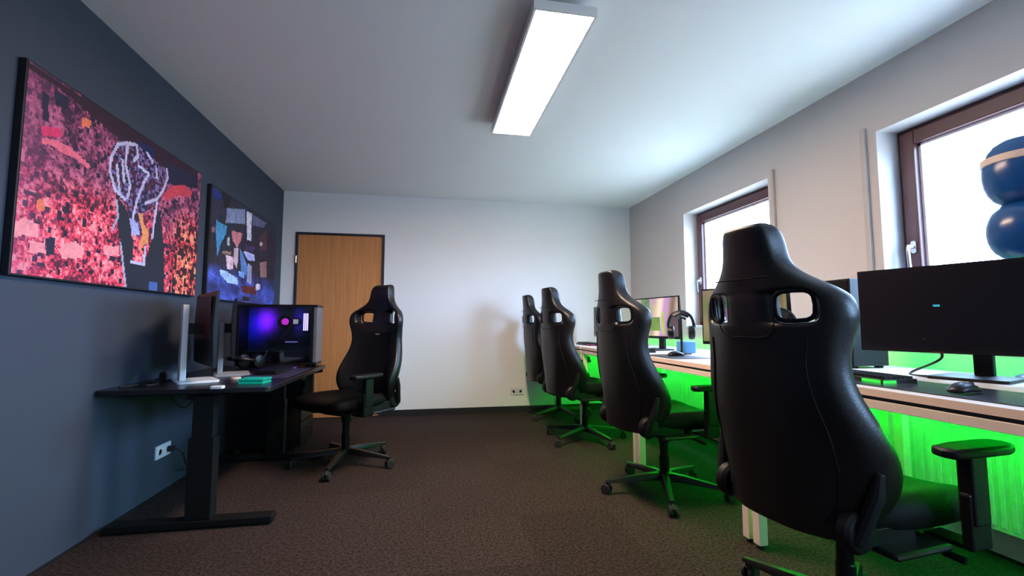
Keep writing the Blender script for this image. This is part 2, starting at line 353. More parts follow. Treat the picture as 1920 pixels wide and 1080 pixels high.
BP = [([(-0.006, 0.03), (0.1, 0.025), (0.118, 0.066), (0.058, 0.107), (0.013, 0.093)], (12, 34, 115)), ([(0.099, 0.012), (0.223, 0.008), (0.203, 0.103), (0.147, 0.141)], (14, 14, 22)), ([(0.179, 0.127), (0.422, 0.032), (0.432, 0.184), (0.172, 0.271)], (120, 130, 165)), ([(0.443, 0.044), (0.527, 0.029), (0.537, 0.334), (0.473, 0.34)], (205, 205, 225)), ([(0.063, 0.29), (0.191, 0.303), (0.18, 0.384), (0.129, 0.477), (0.092, 0.623), (0.061, 0.376)], (60, 130, 175)), ([(-0.011, 0.391), (0.059, 0.352), (0.048, 0.405), (-0.001, 0.435)], (130, 85, 95)), ([(0.252, 0.319), (0.4, 0.294), (0.385, 0.368), (0.334, 0.466), (0.267, 0.407)], (200, 120, 130)), ([(0.289, 0.479), (0.353, 0.461), (0.349, 0.679), (0.289, 0.612)], (200, 170, 180)), ([(0.192, 0.572), (0.287, 0.573), (0.294, 0.691), (0.217, 0.707)], (225, 185, 200)), ([(0.149, 0.546), (0.266, 0.526), (0.25, 0.556), (0.151, 0.57)], (150, 125, 100)), ([(0.198, 0.404), (0.231, 0.392), (0.236, 0.469), (0.202, 0.479)], (170, 170, 185)), ([(0.538, 0.039), (0.789, 0.029), (0.744, 0.11), (0.546, 0.154)], (88, 92, 125)), ([(0.372, 0.455), (0.435, 0.521), (0.504, 0.632), (0.489, 0.721), (0.407, 0.695)], (85, 130, 190)), ([(0.446, 0.391), (0.618, 0.383), (0.577, 0.44), (0.461, 0.458)], (60, 50, 95)), ([(0.412, 0.472), (0.601, 0.463), (0.606, 0.536), (0.498, 0.548)], (175, 180, 235)), ([(0.5, 0.576), (0.566, 0.604), (0.568, 0.794), (0.504, 0.79)], (150, 150, 185)), ([(0.657, 0.265), (0.795, 0.107), (0.825, 0.355), (0.689, 0.393)], (75, 50, 60)), ([(0.683, 0.303), (0.73, 0.28), (0.733, 0.318), (0.686, 0.34)], (180, 180, 195)), ([(0.699, 0.529), (0.821, 0.484), (0.834, 0.673), (0.722, 0.693)], (150, 110, 110)), ([(0.129, 0.726), (0.227, 0.731), (0.364, 0.771), (0.369, 0.838), (0.234, 0.833), (0.14, 0.773)], (165, 195, 235)), ([(0.368, 0.696), (0.446, 0.687), (0.46, 0.754), (0.381, 0.741)], (120, 160, 225)), ([(0.406, 0.833), (0.648, 0.812), (0.654, 0.901), (0.441, 0.904)], (90, 30, 38)), ([(0.646, 0.782), (0.728, 0.77), (0.72, 0.832), (0.651, 0.856)], (215, 205, 225)), ([(0.443, 0.938), (0.545, 0.935), (0.549, 0.985), (0.446, 0.987)], (14, 16, 28)), ([(-0.076, 0.032), (-0.006, 0.03), (0.036, 0.685), (-0.034, 0.69)], (22, 24, 34))]

def strokes(img, X, Y, asp, lines, r, col, n):
    for L_ in lines:
        for a, b_ in zip(L_, L_[1:]):
            d = seg_dist(X * asp, Y, (a[0] * asp, a[1]), (b_[0] * asp, b_[1])); img = np.where((d < r)[..., None], srgb(col) * (.75 + .5 * n[..., None]), img)
    return img
def blocks(h, wd, n, seed):          # blocky speckle, n cells across the height
    rs = np.random.RandomState(seed); m = int(n * wd / h); g = rs.rand(n, m)
    return g[(np.arange(h) * n // h)][:, (np.arange(wd) * m // wd)]
def crowd_picture(h=104, wd=172):
    y = (np.arange(h) + .5) / h; x = (np.arange(wd) + .5) / wd; X, Y = np.meshgrid(x, y); asp = 1.655
    n = blocks(h, wd, 104, 1) * .3 + blocks(h, wd, 52, 2) * .35 + value_noise(h, wd, (26, 44), 1) * .35
    n2 = value_noise(h, wd, (11, 18), 2); n3 = value_noise(h, wd, (5, 8), 5); f = n
    v = np.clip((n - .30) * 2.1 + (n2 - .5) * .75, 0, 1)
    k = np.clip((Y - .38 + .2 * (n3 - .5)) * 4.5, 0, 1)[..., None]
    lo = srgb((52, 24, 58)) * (1 - k) + srgb((85, 18, 50)) * k
    mid = srgb((150, 62, 100)) * (1 - k) + srgb((250, 58, 92)) * k
    hi = srgb((205, 105, 140)) * (1 - k) + srgb((255, 160, 165)) * k
    v3 = v[..., None]
    img = np.where(v3 < .5, lo + (mid - lo) * v3 * 2, mid + (hi - mid) * (v3 - .5) * 2)
    dk = ((blocks(h, wd, 40, 8) > .88))[..., None]; img = np.where(dk, srgb((30, 20, 48)) * (.6 + f[..., None]), img)
    lp = np.clip((.16 - X) / .16, 0, 1)[..., None]; img = img * (1 - .35 * lp) + srgb((150, 70, 120)) * .35 * lp
    org = np.clip((X - .74) * 9, 0, 1)[..., None] * np.clip((Y - .35) * 5, 0, 1)[..., None]
    img = img * (1 - org) + img * np.array([1.0, 1.35, .62]) * org
    dk = (org[..., 0] > .5) & (blocks(h, wd, 34, 18) > .62); img = np.where(dk[..., None], srgb((45, 18, 32)) * (.6 + f[..., None]), img)
    def P(poly, c):
        nonlocal img
        img = np.where(polymask(X, Y, poly)[..., None], srgb(c) * (.72 + .55 * f[..., None]), img)
    P(TOPD, (46, 14, 40))
    for q in NAVY: P(q, (26, 24, 58))
    P(HOT, (225, 45, 105)); P(ARC1, (232, 105, 130)); P(ARC2, (205, 62, 80))
    for q in BLOBS: P(q, (250, 150, 158))
    for q in ORB: P(q, (235, 120, 85))
    P(BLUETOP, (16, 30, 82))
    m = polymask(X, Y, CUP); n4 = blocks(h, wd, 60, 11)
    cc = np.where((n4 > .72)[..., None], srgb((120, 105, 165)), np.where((n4 > .42)[..., None], srgb((96, 34, 66)), srgb((26, 28, 62))))
    img = np.where(m[..., None], cc, img)
    for q in ARMS: P(q, (22, 30, 48))
    img = strokes(img, X, Y, asp, STROKES, .011, (196, 190, 222), f); img = strokes(img, X, Y, asp, EDGES, .009, (170, 168, 195), f)
    P(PALE, (170, 172, 222)); P(ORANGE, (232, 146, 92)); P(SPOT, (68, 98, 170))
    return np.clip(img, 0, 1)
def blue_picture(h=84, wd=130):
    y = (np.arange(h) + .5) / h; x = (np.arange(wd) + .5) / wd; X, Y = np.meshgrid(x, y)
    f = blocks(h, wd, 84, 3) * .5 + value_noise(h, wd, (22, 34), 4) * .5; n2 = value_noise(h, wd, (9, 14), 6)
    img = srgb((34, 38, 58)) * np.ones((h, wd, 3)) * (.3 + 1.5 * blocks(h, wd, 42, 7)[..., None])
    low = np.clip((Y - .68) * 7, 0, 1)[..., None]
    img = img * (1 - low) + (srgb((80, 108, 225)) * (.12 + 2.0 * n2[..., None] * f[..., None])) * low
    for poly, c in BP:
        img = np.where(polymask(X, Y, poly)[..., None], np.asarray(srgb(c)) * (.75 + 1.0 * f[..., None]), img)
    return np.clip(img, 0, 1)
def screen_picture(h=36, wd=56):
    y = (np.arange(h) + .5) / h; x = (np.arange(wd) + .5) / wd; X, Y = np.meshgrid(x, y)
    n = value_noise(h, wd, (4, 9), 21)[..., None]; n2 = value_noise(h, wd, (3, 12), 22)[..., None]
    img = srgb((150, 125, 165)) * (1 - n) + srgb((120, 150, 95)) * n
    img = img * (1 - n2 * .6) + srgb((215, 190, 175)) * n2 * .6
    for cx, c in ((.30, (165, 110, 185)), (.60, (235, 205, 190)), (.72, (165, 130, 190)), (.86, (110, 90, 80))):
        a = np.exp(-((X - cx + .12 * (Y - .5)) / .07) ** 2)[..., None]; img = img * (1 - a) + srgb(c) * a
    for (x0, x1, y0, y1, c) in ((.40, .62, .5, .85, (120, 165, 80)), (.2, .4, .0, .35, (110, 150, 110)), (.66, .72, .35, .95, (175, 215, 110)), (.8, 1., .5, 1., (95, 80, 85)), (.1, .3, .6, .9, (90, 110, 70))):
        img = np.where(((X > x0) & (X < x1) & (Y > y0) & (Y < y1))[..., None], srgb(c) * (.5 + .35 * n), img)
    return np.clip(img, 0, 1)
def case_picture(h=60, wd=100):         # lit inside of the computer case: lamps, fans and dark gaps
    y = (np.arange(h) + .5) / h; x = (np.arange(wd) + .5) / wd; X, Y = np.meshgrid(x, y)
    img = np.zeros((h, wd, 3)) + np.array([.0008, .0008, .002])
    g = np.exp(-(((X - .27) / .11) ** 2 + ((Y - .24) / .16) ** 2))[..., None]; img = img + np.array([.20, .01, .95]) * g
    g = np.exp(-(((X - .12) / .16) ** 2 + ((Y - .32) / .22) ** 2))[..., None]; img = img + np.array([.0, .004, .30]) * g
    g = np.exp(-(((X - .76) / .07) ** 2 + ((Y - .22) / .20) ** 2))[..., None]; img = img + np.array([.01, .005, .14]) * g
    return np.clip(img, 0, 1)
def picture_mesh(img, X3, Y3, O):       # grid quad per colour cell; X3,Y3 edge vectors (right, down), O top-left corner
    h, wd, _ = img.shape; bm = NB(); lay = bm.loops.layers.float_color.new('print')
    V = [[bm.verts.new(O + X3 * (j / wd) + Y3 * (i / h)) for j in range(wd + 1)] for i in range(h + 1)]
    for i in range(h):
        for j in range(wd):
            f = bm.faces.new((V[i][j], V[i + 1][j], V[i + 1][j + 1], V[i][j + 1]))
            c = (*[float(q) for q in img[i, j]], 1)
            for l in f.loops: l[lay] = c
    return bm
def poster(name, y0, y1, z0, z1, img, label):
    t = thing(name, (XL, (y0 + y1) / 2, z0), 0, label, 'picture')
    W = (y1 - y0) / 2; H = z1 - z0
    obj('canvas_frame', bx(.002, .030, -W, W, 0, H), mat('black_canvas_edge', (.006, .006, .01), .6, noise=(20, .1)), t, smooth=False, bev=.003)
    obj('print', picture_mesh(img, Vector((0, 2 * W - .016, 0)), Vector((0, 0, -(H - .016))), Vector((.0315, -W + .008, H - .008))), M_print, t, smooth=False)
poster('wall_picture', 2.037, 3.452, 1.217, 2.078, crowd_picture(), 'large red and pink print of a crowd and raised cup on grey wall')
poster('wall_picture', 3.612, 5.092, 1.213, 2.057, blue_picture(), 'blue toned print with pale figures, nearer the back corner on grey wall')

# ------------------------------------------------------------------ gaming chair
def make_backrest(bm):
    # v : half width, inner seam, outer seam, wing forward, thickness
    V = [0, .03, .10, .20, .30, .40, .48, .55, .60, .64, .685, .715, .745, .775, .82, .87, .915, .935]
    Wd = [.205, .245, .280, .306, .303, .270, .251, .258, .272, .278, .264, .232, .182, .136, .106, .099, .091, .070]
    H1 = [.09, .10, .105, .11, .11, .11, .11, .108, .104, .102, .100, .098, .090, .078, .066, .062, .056, .045]
    H2 = [.13, .15, .17, .18, .18, .175, .175, .184, .200, .212, .210, .190, .140, .105, .088, .083, .076, .060]
    G = [.060, .110, .156, .154, .105, .060, .055, .072, .093, .098, .096, .077, .055, .034, .026, .024, .020, .012]
    TH = [.045, .075, .090, .095, .090, .085, .080, .075, .070, .068, .066, .066, .068, .072, .080, .085, .075, .050]
    tab = list(zip(V, Wd, H1, H2, G, TH))
    rows = [0, .02, .10, .2, .3, .4, .48, .55, .60, .618, .63, .655, .685, .703, .715, .73, .75, .78, .82, .87, .915, .935]
    hole = (.618, .715); VS = 1.018
    F = []; Bk = []
    for v in rows:
        w_, h1, h2, wing, th = interp(tab, v)
        if v in (.618, .715): h1 += .006; h2 -= .008
        us = [-w_, -(w_ * .45 + h2 * .55), -h2, -h1, 0, h1, h2, (w_ * .45 + h2 * .55), w_]
        fr = []; bk = []
        for u in us:
            a = abs(u) / w_; s = max(0, (a - .35) / .65) ** 1.3 * wing
            edge = max(0, (a - .8) / .2)
            lum = .02 * math.exp(-((v - .18) / .12) ** 2) * (1 - a)
            sc = .016 * math.sin(min(1, v / .9) * math.pi)           # gentle spine curve backwards in the middle
            xf = th + s + lum - sc * 0 - .012 * edge
            xb = s * .80 - .010 * (1 - a * a) + .004 * edge
            fr.append(Vector((xf, u, v * VS))); bk.append(Vector((xb, u, v * VS)))
        F.append([bm.verts.new(p) for p in fr]); Bk.append([bm.verts.new(p) for p in bk])
    n = 9; nr = len(rows)
    def solid(r, c): return not (hole[0] <= rows[r] and rows[r + 1] <= hole[1] and c in (2, 5))
    for r in range(nr - 1):
        for c in range(n - 1):
            if solid(r, c):
                f = bm.faces.new((F[r][c], F[r][c + 1], F[r + 1][c + 1], F[r + 1][c])); f.material_index = 1 if (2 <= c <= 5 and rows[r] < .55) else 0
                bm.faces.new((Bk[r][c], Bk[r + 1][c], Bk[r + 1][c + 1], Bk[r][c + 1]))
            else:
                if solid(r - 1, c): bm.faces.new((F[r][c], F[r][c + 1], Bk[r][c + 1], Bk[r][c]))
                if solid(r + 1, c): bm.faces.new((F[r + 1][c], F[r + 1][c + 1], Bk[r + 1][c + 1], Bk[r + 1][c]))
                bm.faces.new((F[r][c], F[r + 1][c], Bk[r + 1][c], Bk[r][c])); bm.faces.new((F[r][c + 1], F[r + 1][c + 1], Bk[r + 1][c + 1], Bk[r][c + 1]))
        bm.faces.new((F[r][0], F[r + 1][0], Bk[r + 1][0], Bk[r][0])); bm.faces.new((F[r][n - 1], F[r + 1][n - 1], Bk[r + 1][n - 1], Bk[r][n - 1]))
    for r in (0, nr - 1):
        for c in range(n - 1): bm.faces.new((F[r][c], F[r][c + 1], Bk[r][c + 1], Bk[r][c]))
TILT = R(4.4)
BKM = Matrix.Translation((-.332, 0, .405)) @ Matrix.Rotation(-TILT, 4, 'Y')
def make_chair():
    t = thing('gaming_chair')
    b = NB(); make_backrest(b)
    back = obj('backrest', b, [M_leather, M_suede], t, sub=2, mtx=BKM)
    for s in (-1, 1):                                     # piping round the shoulder openings
        b = NB(); P = []
        for k in range(17):
            a = 2 * math.pi * k / 16
            P.append(BKM @ Vector((.030 + .05 * (abs(math.cos(a)) ** .6 * math.copysign(1, math.cos(a)) * .5), s * (.156 + .048 * math.copysign(abs(math.cos(a)) ** .6, math.cos(a))), .680 + .046 * math.copysign(abs(math.sin(a)) ** .6, math.sin(a)))))
        tube(b, P, .007, 8)
        obj('opening_trim', b, M_suede, back)
    b = NB(); tube(b, curve_pts([BKM @ Vector((-.009, y, .775 + .0 * y)) for y in (-.11, -.06, 0, .06, .11)], 4), .002, 6)
    tube(b, curve_pts([BKM @ Vector((x, y, z)) for x, y, z in ((.01, -.205, .725), (-.006, -.12, .715), (-.008, -.10, .60), (-.009, 0, .585), (-.008, .10, .60), (-.006, .12, .715), (.01, .205, .725))][1:6], 5), .002, 6)
    obj('seam', b, M_suede, back)
    for s in (-1, 1):                                     # long seams between back panel and side bolsters
        P = []
        for k in range(15):
            v = .05 + k * .037; wv = interp([(0, .205, .06), (.1, .28, .156), (.2, .306, .154), (.3, .303, .105), (.4, .270, .06), (.48, .251, .055), (.55, .258, .072), (.6, .272, .093)], v); a = .72
            P.append(BKM @ Vector(((((a - .35) / .65) ** 1.3 * wv[1]) * .80 - .010 * (1 - a * a), s * a * wv[0], v * 1.018)))
        b = NB(); tube(b, P, .0035, 6); obj('side_seam', b, M_plastm, back)
    b = NB(); 
    for dy in (-.016, 0, .016): box(b, .066, .078, dy - .006, dy + .006, .535, .545)
    obj('emblem', b, mat('pale_embroidery', (.6, .62, .68), .6, noise=(40, .1)), back, smooth=False, mtx=BKM)
    # seat cushion with raised bolsters
    b = NB(); sec = []
    for x, hw_, zt, zb_, bo in ((-.235, .20, .478, .425, .010), (-.20, .245, .492, .410, .022), (-.06, .262, .492, .405, .034), (.10, .270, .496, .405, .034), (.22, .268, .502, .410, .024), (.285, .245, .495, .420, .010), (.30, .20, .475, .435, .004)):
        sec.append([(x, y * hw_, z) for y, z in ((-1, (zb_ + zt) / 2), (-.92, zt + bo), (-.66, zt + bo * .8), (-.5, zt), (0, zt - .004), (.5, zt), (.66, zt + bo * .8), (.92, zt + bo), (1, (zb_ + zt) / 2), (.85, zb_), (0, zb_), (-.85, zb_))])
    ring_loft(b, sec); obj('seat', b, M_seat, t, sub=2)
    b = NB(); box(b, -.16, .14, -.10, .10, .375, .412); box(b, -.20, .03, -.30, .30, .388, .408)
    obj('tilt_mechanism', b, M_metal, t, smooth=False, bev=.01)
    b = NB(); tube(b, curve_pts([(.02, -.10, .385), (.03, -.20, .372), (.05, -.27, .365)]), .006); tube(b, [(.05, -.26, .366), (.055, -.31, .362)], .011)
    obj('lever', b, M_plast, t)
    for s in (-1, 1):                                     # recline covers
        b = NB(); mm = Matrix.Translation((-.255, s * .228, .452)) @ Matrix.Rotation(R(90), 4, 'X')
        lathe(b, [(.052, -.022), (.060, -.012), (.060, .012), (.050, .024), (.02, .028)], 24, m=mm)
        box(b, -.255, -.03, s * .228 - .012, s * .228 + .012, .405, .452)
        tube(b, [BKM @ Vector((.055, s * .250, .02)), BKM @ Vector((.105, s * .280, .15)), BKM @ Vector((.12, s * .285, .21))], [.018, .020, .012], 10)
        obj('recline_cover', b, M_plastm, t, bev=.003)
    for s in (-1, 1):                                     # armrests
        b = NB(); y = s * .315
        box(b, .055, .145, y - .014, y + .014, .392, .55); box(b, .064, .136, y - .020, y + .020, .46, .655); box(b, .06, .14, min(s * .2, y), max(s * .2, y), .390, .404)
        a = obj('armrest', b, M_plast, t, smooth=False, bev=.008)
        b = NB(); prism(b, [(-.125, -.034), (-.135, 0), (-.12, .036), (-.03, .047), (.08, .044), (.13, .034), (.142, 0), (.13, -.034), (.08, -.046), (-.03, -.044)], 0, .028, Matrix.Translation((.11, y, .655)))
        obj('arm_pad', b, M_plastm, a, bev=.009)
    b = NB(); lathe(b, [(.030, .085), (.030, .22), (.026, .225), (.026, .30), (.034, .305), (.036, .376)], 20); obj('gas_lift', b, M_plast, t)
    b = NB(); lathe(b, [(.038, .072), (.050, .080), (.048, .120), (.036, .128)], 20)
    for k in range(5):
        a = 2 * math.pi * k / 5; rot = Matrix.Rotation(a, 4, 'Z'); sec = []
        for x, wd, zb_, zt in ((.03, .030, .078, .122), (.12, .027, .078, .116), (.23, .022, .074, .102), (.35, .017, .069, .086), (.372, .012, .070, .083)):
            sec.append([rot @ Vector(p) for p in ((x, -wd, zb_), (x, wd, zb_), (x, wd * .95, (zb_ + zt) / 2), (x, wd * .55, zt), (x, -wd * .55, zt), (x, -wd * .95, (zb_ + zt) / 2))])
        ring_loft(b, sec)
    base = obj('star_base', b, M_metal, t)
    for k in range(5):
        a = 2 * math.pi * k / 5; cx, cy = .356 * math.cos(a), .356 * math.sin(a); sw = a * 1.7 + .6; b = NB()
        fw_ = Vector((math.cos(sw), math.sin(sw), 0)); sd = Vector((-math.sin(sw), math.cos(sw), 0)); cc = Vector((cx, cy, .030)) - fw_ * .014
        for s in (-1, 1):
            rings = []
            for off, r in ((.007, .024), (.010, .030), (.020, .030), (.024, .026)):
                rings.append([cc + sd * (s * off) + (fw_ * math.cos(q) + Vector((0, 0, 1)) * math.sin(q)) * r for q in [2 * math.pi * j / 16 for j in range(16)]])
            ring_loft(b, rings)
        tube(b, [(cx, cy, .045), (cx, cy, .074)], .010, 10)
        tube(b, curve_pts([cc - fw_ * .026 + Vector((0, 0, .012)), cc + Vector((0, 0, .030)), cc + fw_ * .024 + Vector((0, 0, .018))], 4), .010, 8)
        obj('caster', b, M_rubber, base)
    return t
GR = 'gaming chairs'
chair = make_chair()
# x, y, facing angle, recline label
SEATS = [(1.415, 1.382, R(7), 38, 'black gaming chair nearest the camera, its large back before the widest monitor'),
         (1.46, 2.67, R(6), 31, 'black gaming chair second from the camera in the row at the white desks'),
         (1.42, 3.985, R(11), 69, 'black gaming chair third from the camera, overlapping the farthest one in the row'),
         (1.47, 5.00, R(2), 69, 'black gaming chair farthest from the camera at the back wall end of the white desks'),
         (-.575, 3.62, R(231), 45, 'black gaming chair alone at the black desk, facing the grey wall by the door')]
for i, (x, y, a, star, lab) in enumerate(SEATS):
    o = chair if i == 0 else copy_tree(chair)
    o.location = (x, y, 0); o.rotation_euler = (0, 0, a); tag(o, lab, 'chair', GR)
    for ch in o.children:
        if ch.name.startswith('star_base'): ch.rotation_euler = (0, 0, R(star) - a)

# ------------------------------------------------------------------ left black desk
LX1, LY0, LY1, LZ = -.79, 2.58, 3.93, .705
t = thing('standing_desk', ((XL + LX1) / 2, (LY0 + LY1) / 2, 0), 0, 'black height adjustable desk against the dark grey wall', 'desk')
hx, hy = (LX1 - XL) / 2, (LY1 - LY0) / 2
b = NB(); prism(b, rrect(-hx + .004, hx, -hy, hy, .03), LZ - .025, LZ); obj('desktop', b, M_dtop, t, bev=.003)
for s in (-1, 1):
    y = s * (hy - .08); b = NB()
    box(b, .01, .13, y - .035, y + .035, .045, .45); box(b, .02, .12, y - .026, y + .026, .40, LZ - .045)
    obj('leg', b, M_dleg, t, smooth=False, bev=.004)
    b = NB(); box(b, -hx + .06, hx + .02, y - .04, y + .04, .008, .045)
    f = obj('foot', b, M_dleg, t, smooth=False, bev=.006)
    for q in (-hx + .10, hx - .02):
        b = NB(); lathe(b, [(.018, 0), (.018, .0085)], 14, (q, y, 0)); obj('levelling_pad', b, M_rubber, f)
b = NB(); box(b, -.02, .02, -hy + .08, hy - .08, LZ - .065, LZ - .025); box(b, -hx + .06, hx - .05, -hy + .12, -hy + .18, LZ - .045, LZ - .025); box(b, -hx + .06, hx - .05, hy - .18, hy - .12, LZ - .045, LZ - .025)
obj('desk_rail', b, M_dleg, t, smooth=False)
b = NB(); box(b, hx - .06, hx - .005, -.02, .06, LZ - .045, LZ - .025); obj('height_control', b, M_plast, t, smooth=False)

def monitor(name, loc, ang, wd, ht, zc, label, group=None, face=M_screenm, shell=M_plast, stand=M_plast, img=None, footd=.22, column_back=.06, curve=.0, col_w=.03, col_top=.06, arm=None):
    """screen faces local -x; loc is the point on the desk below the screen centre"""
    t = thing(name, loc, ang, label, 'monitor', group)
    n = 8
    def xc(y): return -curve * (1 - (y / (wd / 2)) ** 2) * -1
    b = NB(); rings = []
    for k in range(n + 1):
        y = -wd / 2 + wd * k / n; x = xc(y)
        rings.append([(x - .012, y, zc - ht / 2), (x - .012, y, zc + ht / 2), (x + .0, y, zc + ht / 2), (x + .010, y, zc), (x + .002, y, zc - ht / 2)])
    ring_loft(b, rings); obj('housing', b, shell, t, smooth=False)
    if img is not None:
        bm = picture_mesh(img, Vector((0, -(wd - .02), 0)), Vector((0, 0, -(ht - .03))), Vector((-.0135, wd / 2 - .01, zc + ht / 2 - .01)))
        for v in bm.verts: v.co.x += xc(v.co.y)
        obj('screen', bm, M_lit, t, smooth=False)
    else:
        b = NB(); rings = []
        for k in range(n + 1):
            y = (-wd / 2 + .008) + (wd - .016) * k / n; x = xc(y) - .0126
            rings.append([(x, y, zc - ht / 2 + .018), (x, y, zc + ht / 2 - .008)])
        ring_loft(b, rings, closed=False, cap=False); obj('screen', b, face, t)
    b = NB(); cb = column_back
    box(b, cb, cb + .030, -col_w, col_w, .012, zc + col_top)
    obj('mount_arm', bx(.004 + curve, cb + .005, -.022, .022, zc - .03, zc + .03), arm or M_plastm, t, smooth=False)
    s = obj('monitor_stand', b, stand, t, smooth=False, bev=.004)
    b = NB(); prism(b, rrect(cb + .05 - footd, cb + .05, -.12, .12, .02), 0, .012); obj('stand_foot', b, stand, s, bev=.002)
    return t

# monitors on the left desk (user sits to +x)
m1 = monitor('monitor', (-1.262, 2.93, LZ), R(180 + 32), .62, .41, .30, 'black monitor on white stand, edge on, at the camera end of the black desk', stand=M_white, shell=[M_plast], column_back=.082, footd=.20, col_w=.042, col_top=.135)
b = NB(); box(b, .0085, .0125, -.24, .22, .24, .48); obj('back_reflection', b, M_red, m1, smooth=False)  # flat red sheet paints the wall print's reflection on the monitor back
m2 = monitor('monitor', (-1.235, 3.25, LZ), R(180 + 22), .56, .36, .30, 'black monitor on grey stand behind the white stand on the black desk', stand=M_grey, column_back=.045, footd=.20, col_w=.03, col_top=.04)

# computer case with lit glass side
CX0, CX1, CY0, CY1, CH = -1.40, -.83, 3.74, 3.94, .475
t = thing('computer_case', ((CX0 + CX1) / 2, (CY0 + CY1) / 2, LZ), 0, 'black computer case with violet lit glass side at far end of black desk', 'computer')
hx, hy = (CX1 - CX0) / 2, (CY1 - CY0) / 2; b = NB(); z0 = .012
box(b, -hx, hx, -hy, hy, z0, z0 + .02); box(b, -hx, hx, -hy, hy, CH - .02, CH); box(b, -hx, -hx + .02, -hy, hy, z0 + .02, CH - .02); box(b, -hx + .02, hx - .02, hy - .01, hy, z0 + .02, CH - .02)
box(b, hx - .045, hx - .025, -hy, hy, z0 + .02, CH - .02)
for sx in (-1, 1):
    for sy in (-1, 1): box(b, sx * (hx - .06) - .02, sx * (hx - .06) + .02, sy * (hy - .03) - .015, sy * (hy - .03) + .015, 0, z0)
obj('case_body', b, M_plast, t, smooth=False, bev=.002)
obj('front_panel', bx(hx - .024, hx, -hy, hy, z0 + .02, CH - .02), mat('slate_front', (.11, .12, .15), .3, noise=(9, .1)), t, smooth=False, bev=.003)
obj('side_glass', bx(-hx + .02, hx - .046, -hy + .001, -hy + .005, z0 + .02, CH - .02), M_tglass, t, smooth=False)
obj('glowing_interior', picture_mesh(case_picture(), Vector((2 * hx - .075, 0, 0)), Vector((0, 0, -(CH - z0 - .045))), Vector((-hx + .025, hy - .03, CH - .022))), M_dim, t, smooth=False)
b = NB(); RY = Matrix.Rotation(R(90), 4, 'X')
def fan(x, z, r):
    lathe(b, [(r, 0), (r, .025), (r * .82, .025), (r * .82, 0)], 22, m=Matrix.Translation((x, -.02, z)) @ RY)
    return None
fan(.035, .345, .05); obj('cooling_fan', b, M_plast, t)
b = NB(); lathe(b, [(.026, 0), (.026, .02), (.01, .026)], 18, m=Matrix.Translation((.035, -.01, .345)) @ RY); obj('fan_light', b, M_magenta, t)
b = NB(); lathe(b, [(.030, 0), (.030, .05), (.022, .055)], 20, m=Matrix.Translation((.115, .02, .345)) @ RY); pm = obj('cooler_pump', b, M_plast, t)
obj('pump_light', bx(.097, .133, -.040, -.036, .327, .363), emis('pump_white', (.6, .6, .7), .6), pm, smooth=False)
b = NB()
for k in range(3): box(b, .165 + k * .013, .174 + k * .013, -.01, .03, .26, .415)
mm_ = obj('memory_stick', b, M_plast, t, smooth=False)
b = NB()
for k in range(3): box(b, .165 + k * .013, .174 + k * .013, -.016, -.0105, .275, .41)
obj('memory_light', b, M_whiteled, mm_, smooth=False)
gp = obj('graphics_card', bx(-.08, .20, -.06, .05, .165, .205), M_plastm, t, smooth=False, bev=.004)
obj('card_light', bx(.05, .14, -.063, -.0605, .186, .192), M_logo, gp, smooth=False)
obj('power_supply_cover', bx(-hx + .03, hx - .05, -.065, hy - .03, .035, .12), M_plastm, t, smooth=False, bev=.003)
b = NB()
for k in range(3): box(b, hx - .055, hx - .047, -.004, .02, .06 + k * .125, .15 + k * .125)
obj('fan_strip', b, emis('blue_strip', (.06, .01, .8), .8), t, smooth=False)
b = NB(); tube(b, curve_pts([(.115, -.03, .33), (.05, -.05, .27), (.0, -.045, .20), (-.10, -.04, .14)], 6), .007); tube(b, curve_pts([(.11, -.02, .33), (.04, -.03, .25), (-.03, -.03, .16), (-.13, -.04, .12)], 6), .006)
obj('coolant_tube', b, M_rubber, t)

# small things on the left desk
def keyboard(loc, ang, label, lit=None, group='keyboards'):
    t = thing('keyboard', loc, ang, label, 'keyboard', group)
    b = NB(); prism(b, rrect(-.07, .07, -.22, .22, .008), 0, .018); obj('keyboard_base', b, M_plast, t, bev=.002)
    b = NB()
    for r_ in range(6):
        x = -.055 + r_ * .0195; y = -.21
        while y < .205:
            wk = .0155 if not (r_ == 0 and abs(y) < .06) else .0155
            box(b, x, x + .0155, y, y + wk, .0182, .027); y += .0188
    obj('keycap', b, M_plastm, t, smooth=False); t.children[-1]['kind'] = 'stuff'
    if lit:
        b = NB(); box(b, -.0705, -.02, -.2225, -.2202, .004, .014); box(b, -.073, -.0702, -.21, -.13, .004, .014); obj('light_bar', b, lit, t, smooth=False)
    return t
def mouse(loc, ang, label):
    b = NB(); sec = []
    for x, wd, h in ((-.060, .014, .012), (-.052, .026, .026), (-.02, .032, .038), (.015, .030, .037), (.045, .028, .024), (.060, .018, .012)):
        sec.append([(x, -wd, .002), (x, -wd * .95, h * .6), (x, -wd * .4, h), (x, wd * .4, h), (x, wd * .95, h * .6), (x, wd, .002)])
    t = thing('computer_mouse', loc, ang, label, 'mouse', 'computer mice'); ring_loft(b, sec); obj('mouse_body', b, M_plast, t, sub=1)
    b = NB(); lathe(b, [(.010, -.004), (.010, .004)], 12, m=Matrix.Translation((.038, 0, .024)) @ RY); obj('scroll_wheel', b, M_rubber, t)
def pad(name, x0, x1, y0, y1, z, m, label, cat='mouse pad', th=.004, ang=0):
    t_ = tag(obj(name, bx(x0, x1, y0, y1, 0, th), m, smooth=False, bev=.001), label, cat); t_.location.z = z; return t_
pad('desk_mat', -1.12, -.83, 2.98, 3.60, LZ, mat('purple_grey_mat', (.035, .025, .06), .4, noise=(20, .2)), 'dark violet desk mat under the keyboard on the black desk', 'desk mat')
keyboard((-1.0, 3.38, LZ + .004), R(180), 'black keyboard on the violet desk mat before the lit computer case', emis('violet_light', (.12, .03, .4), .35), group=None)
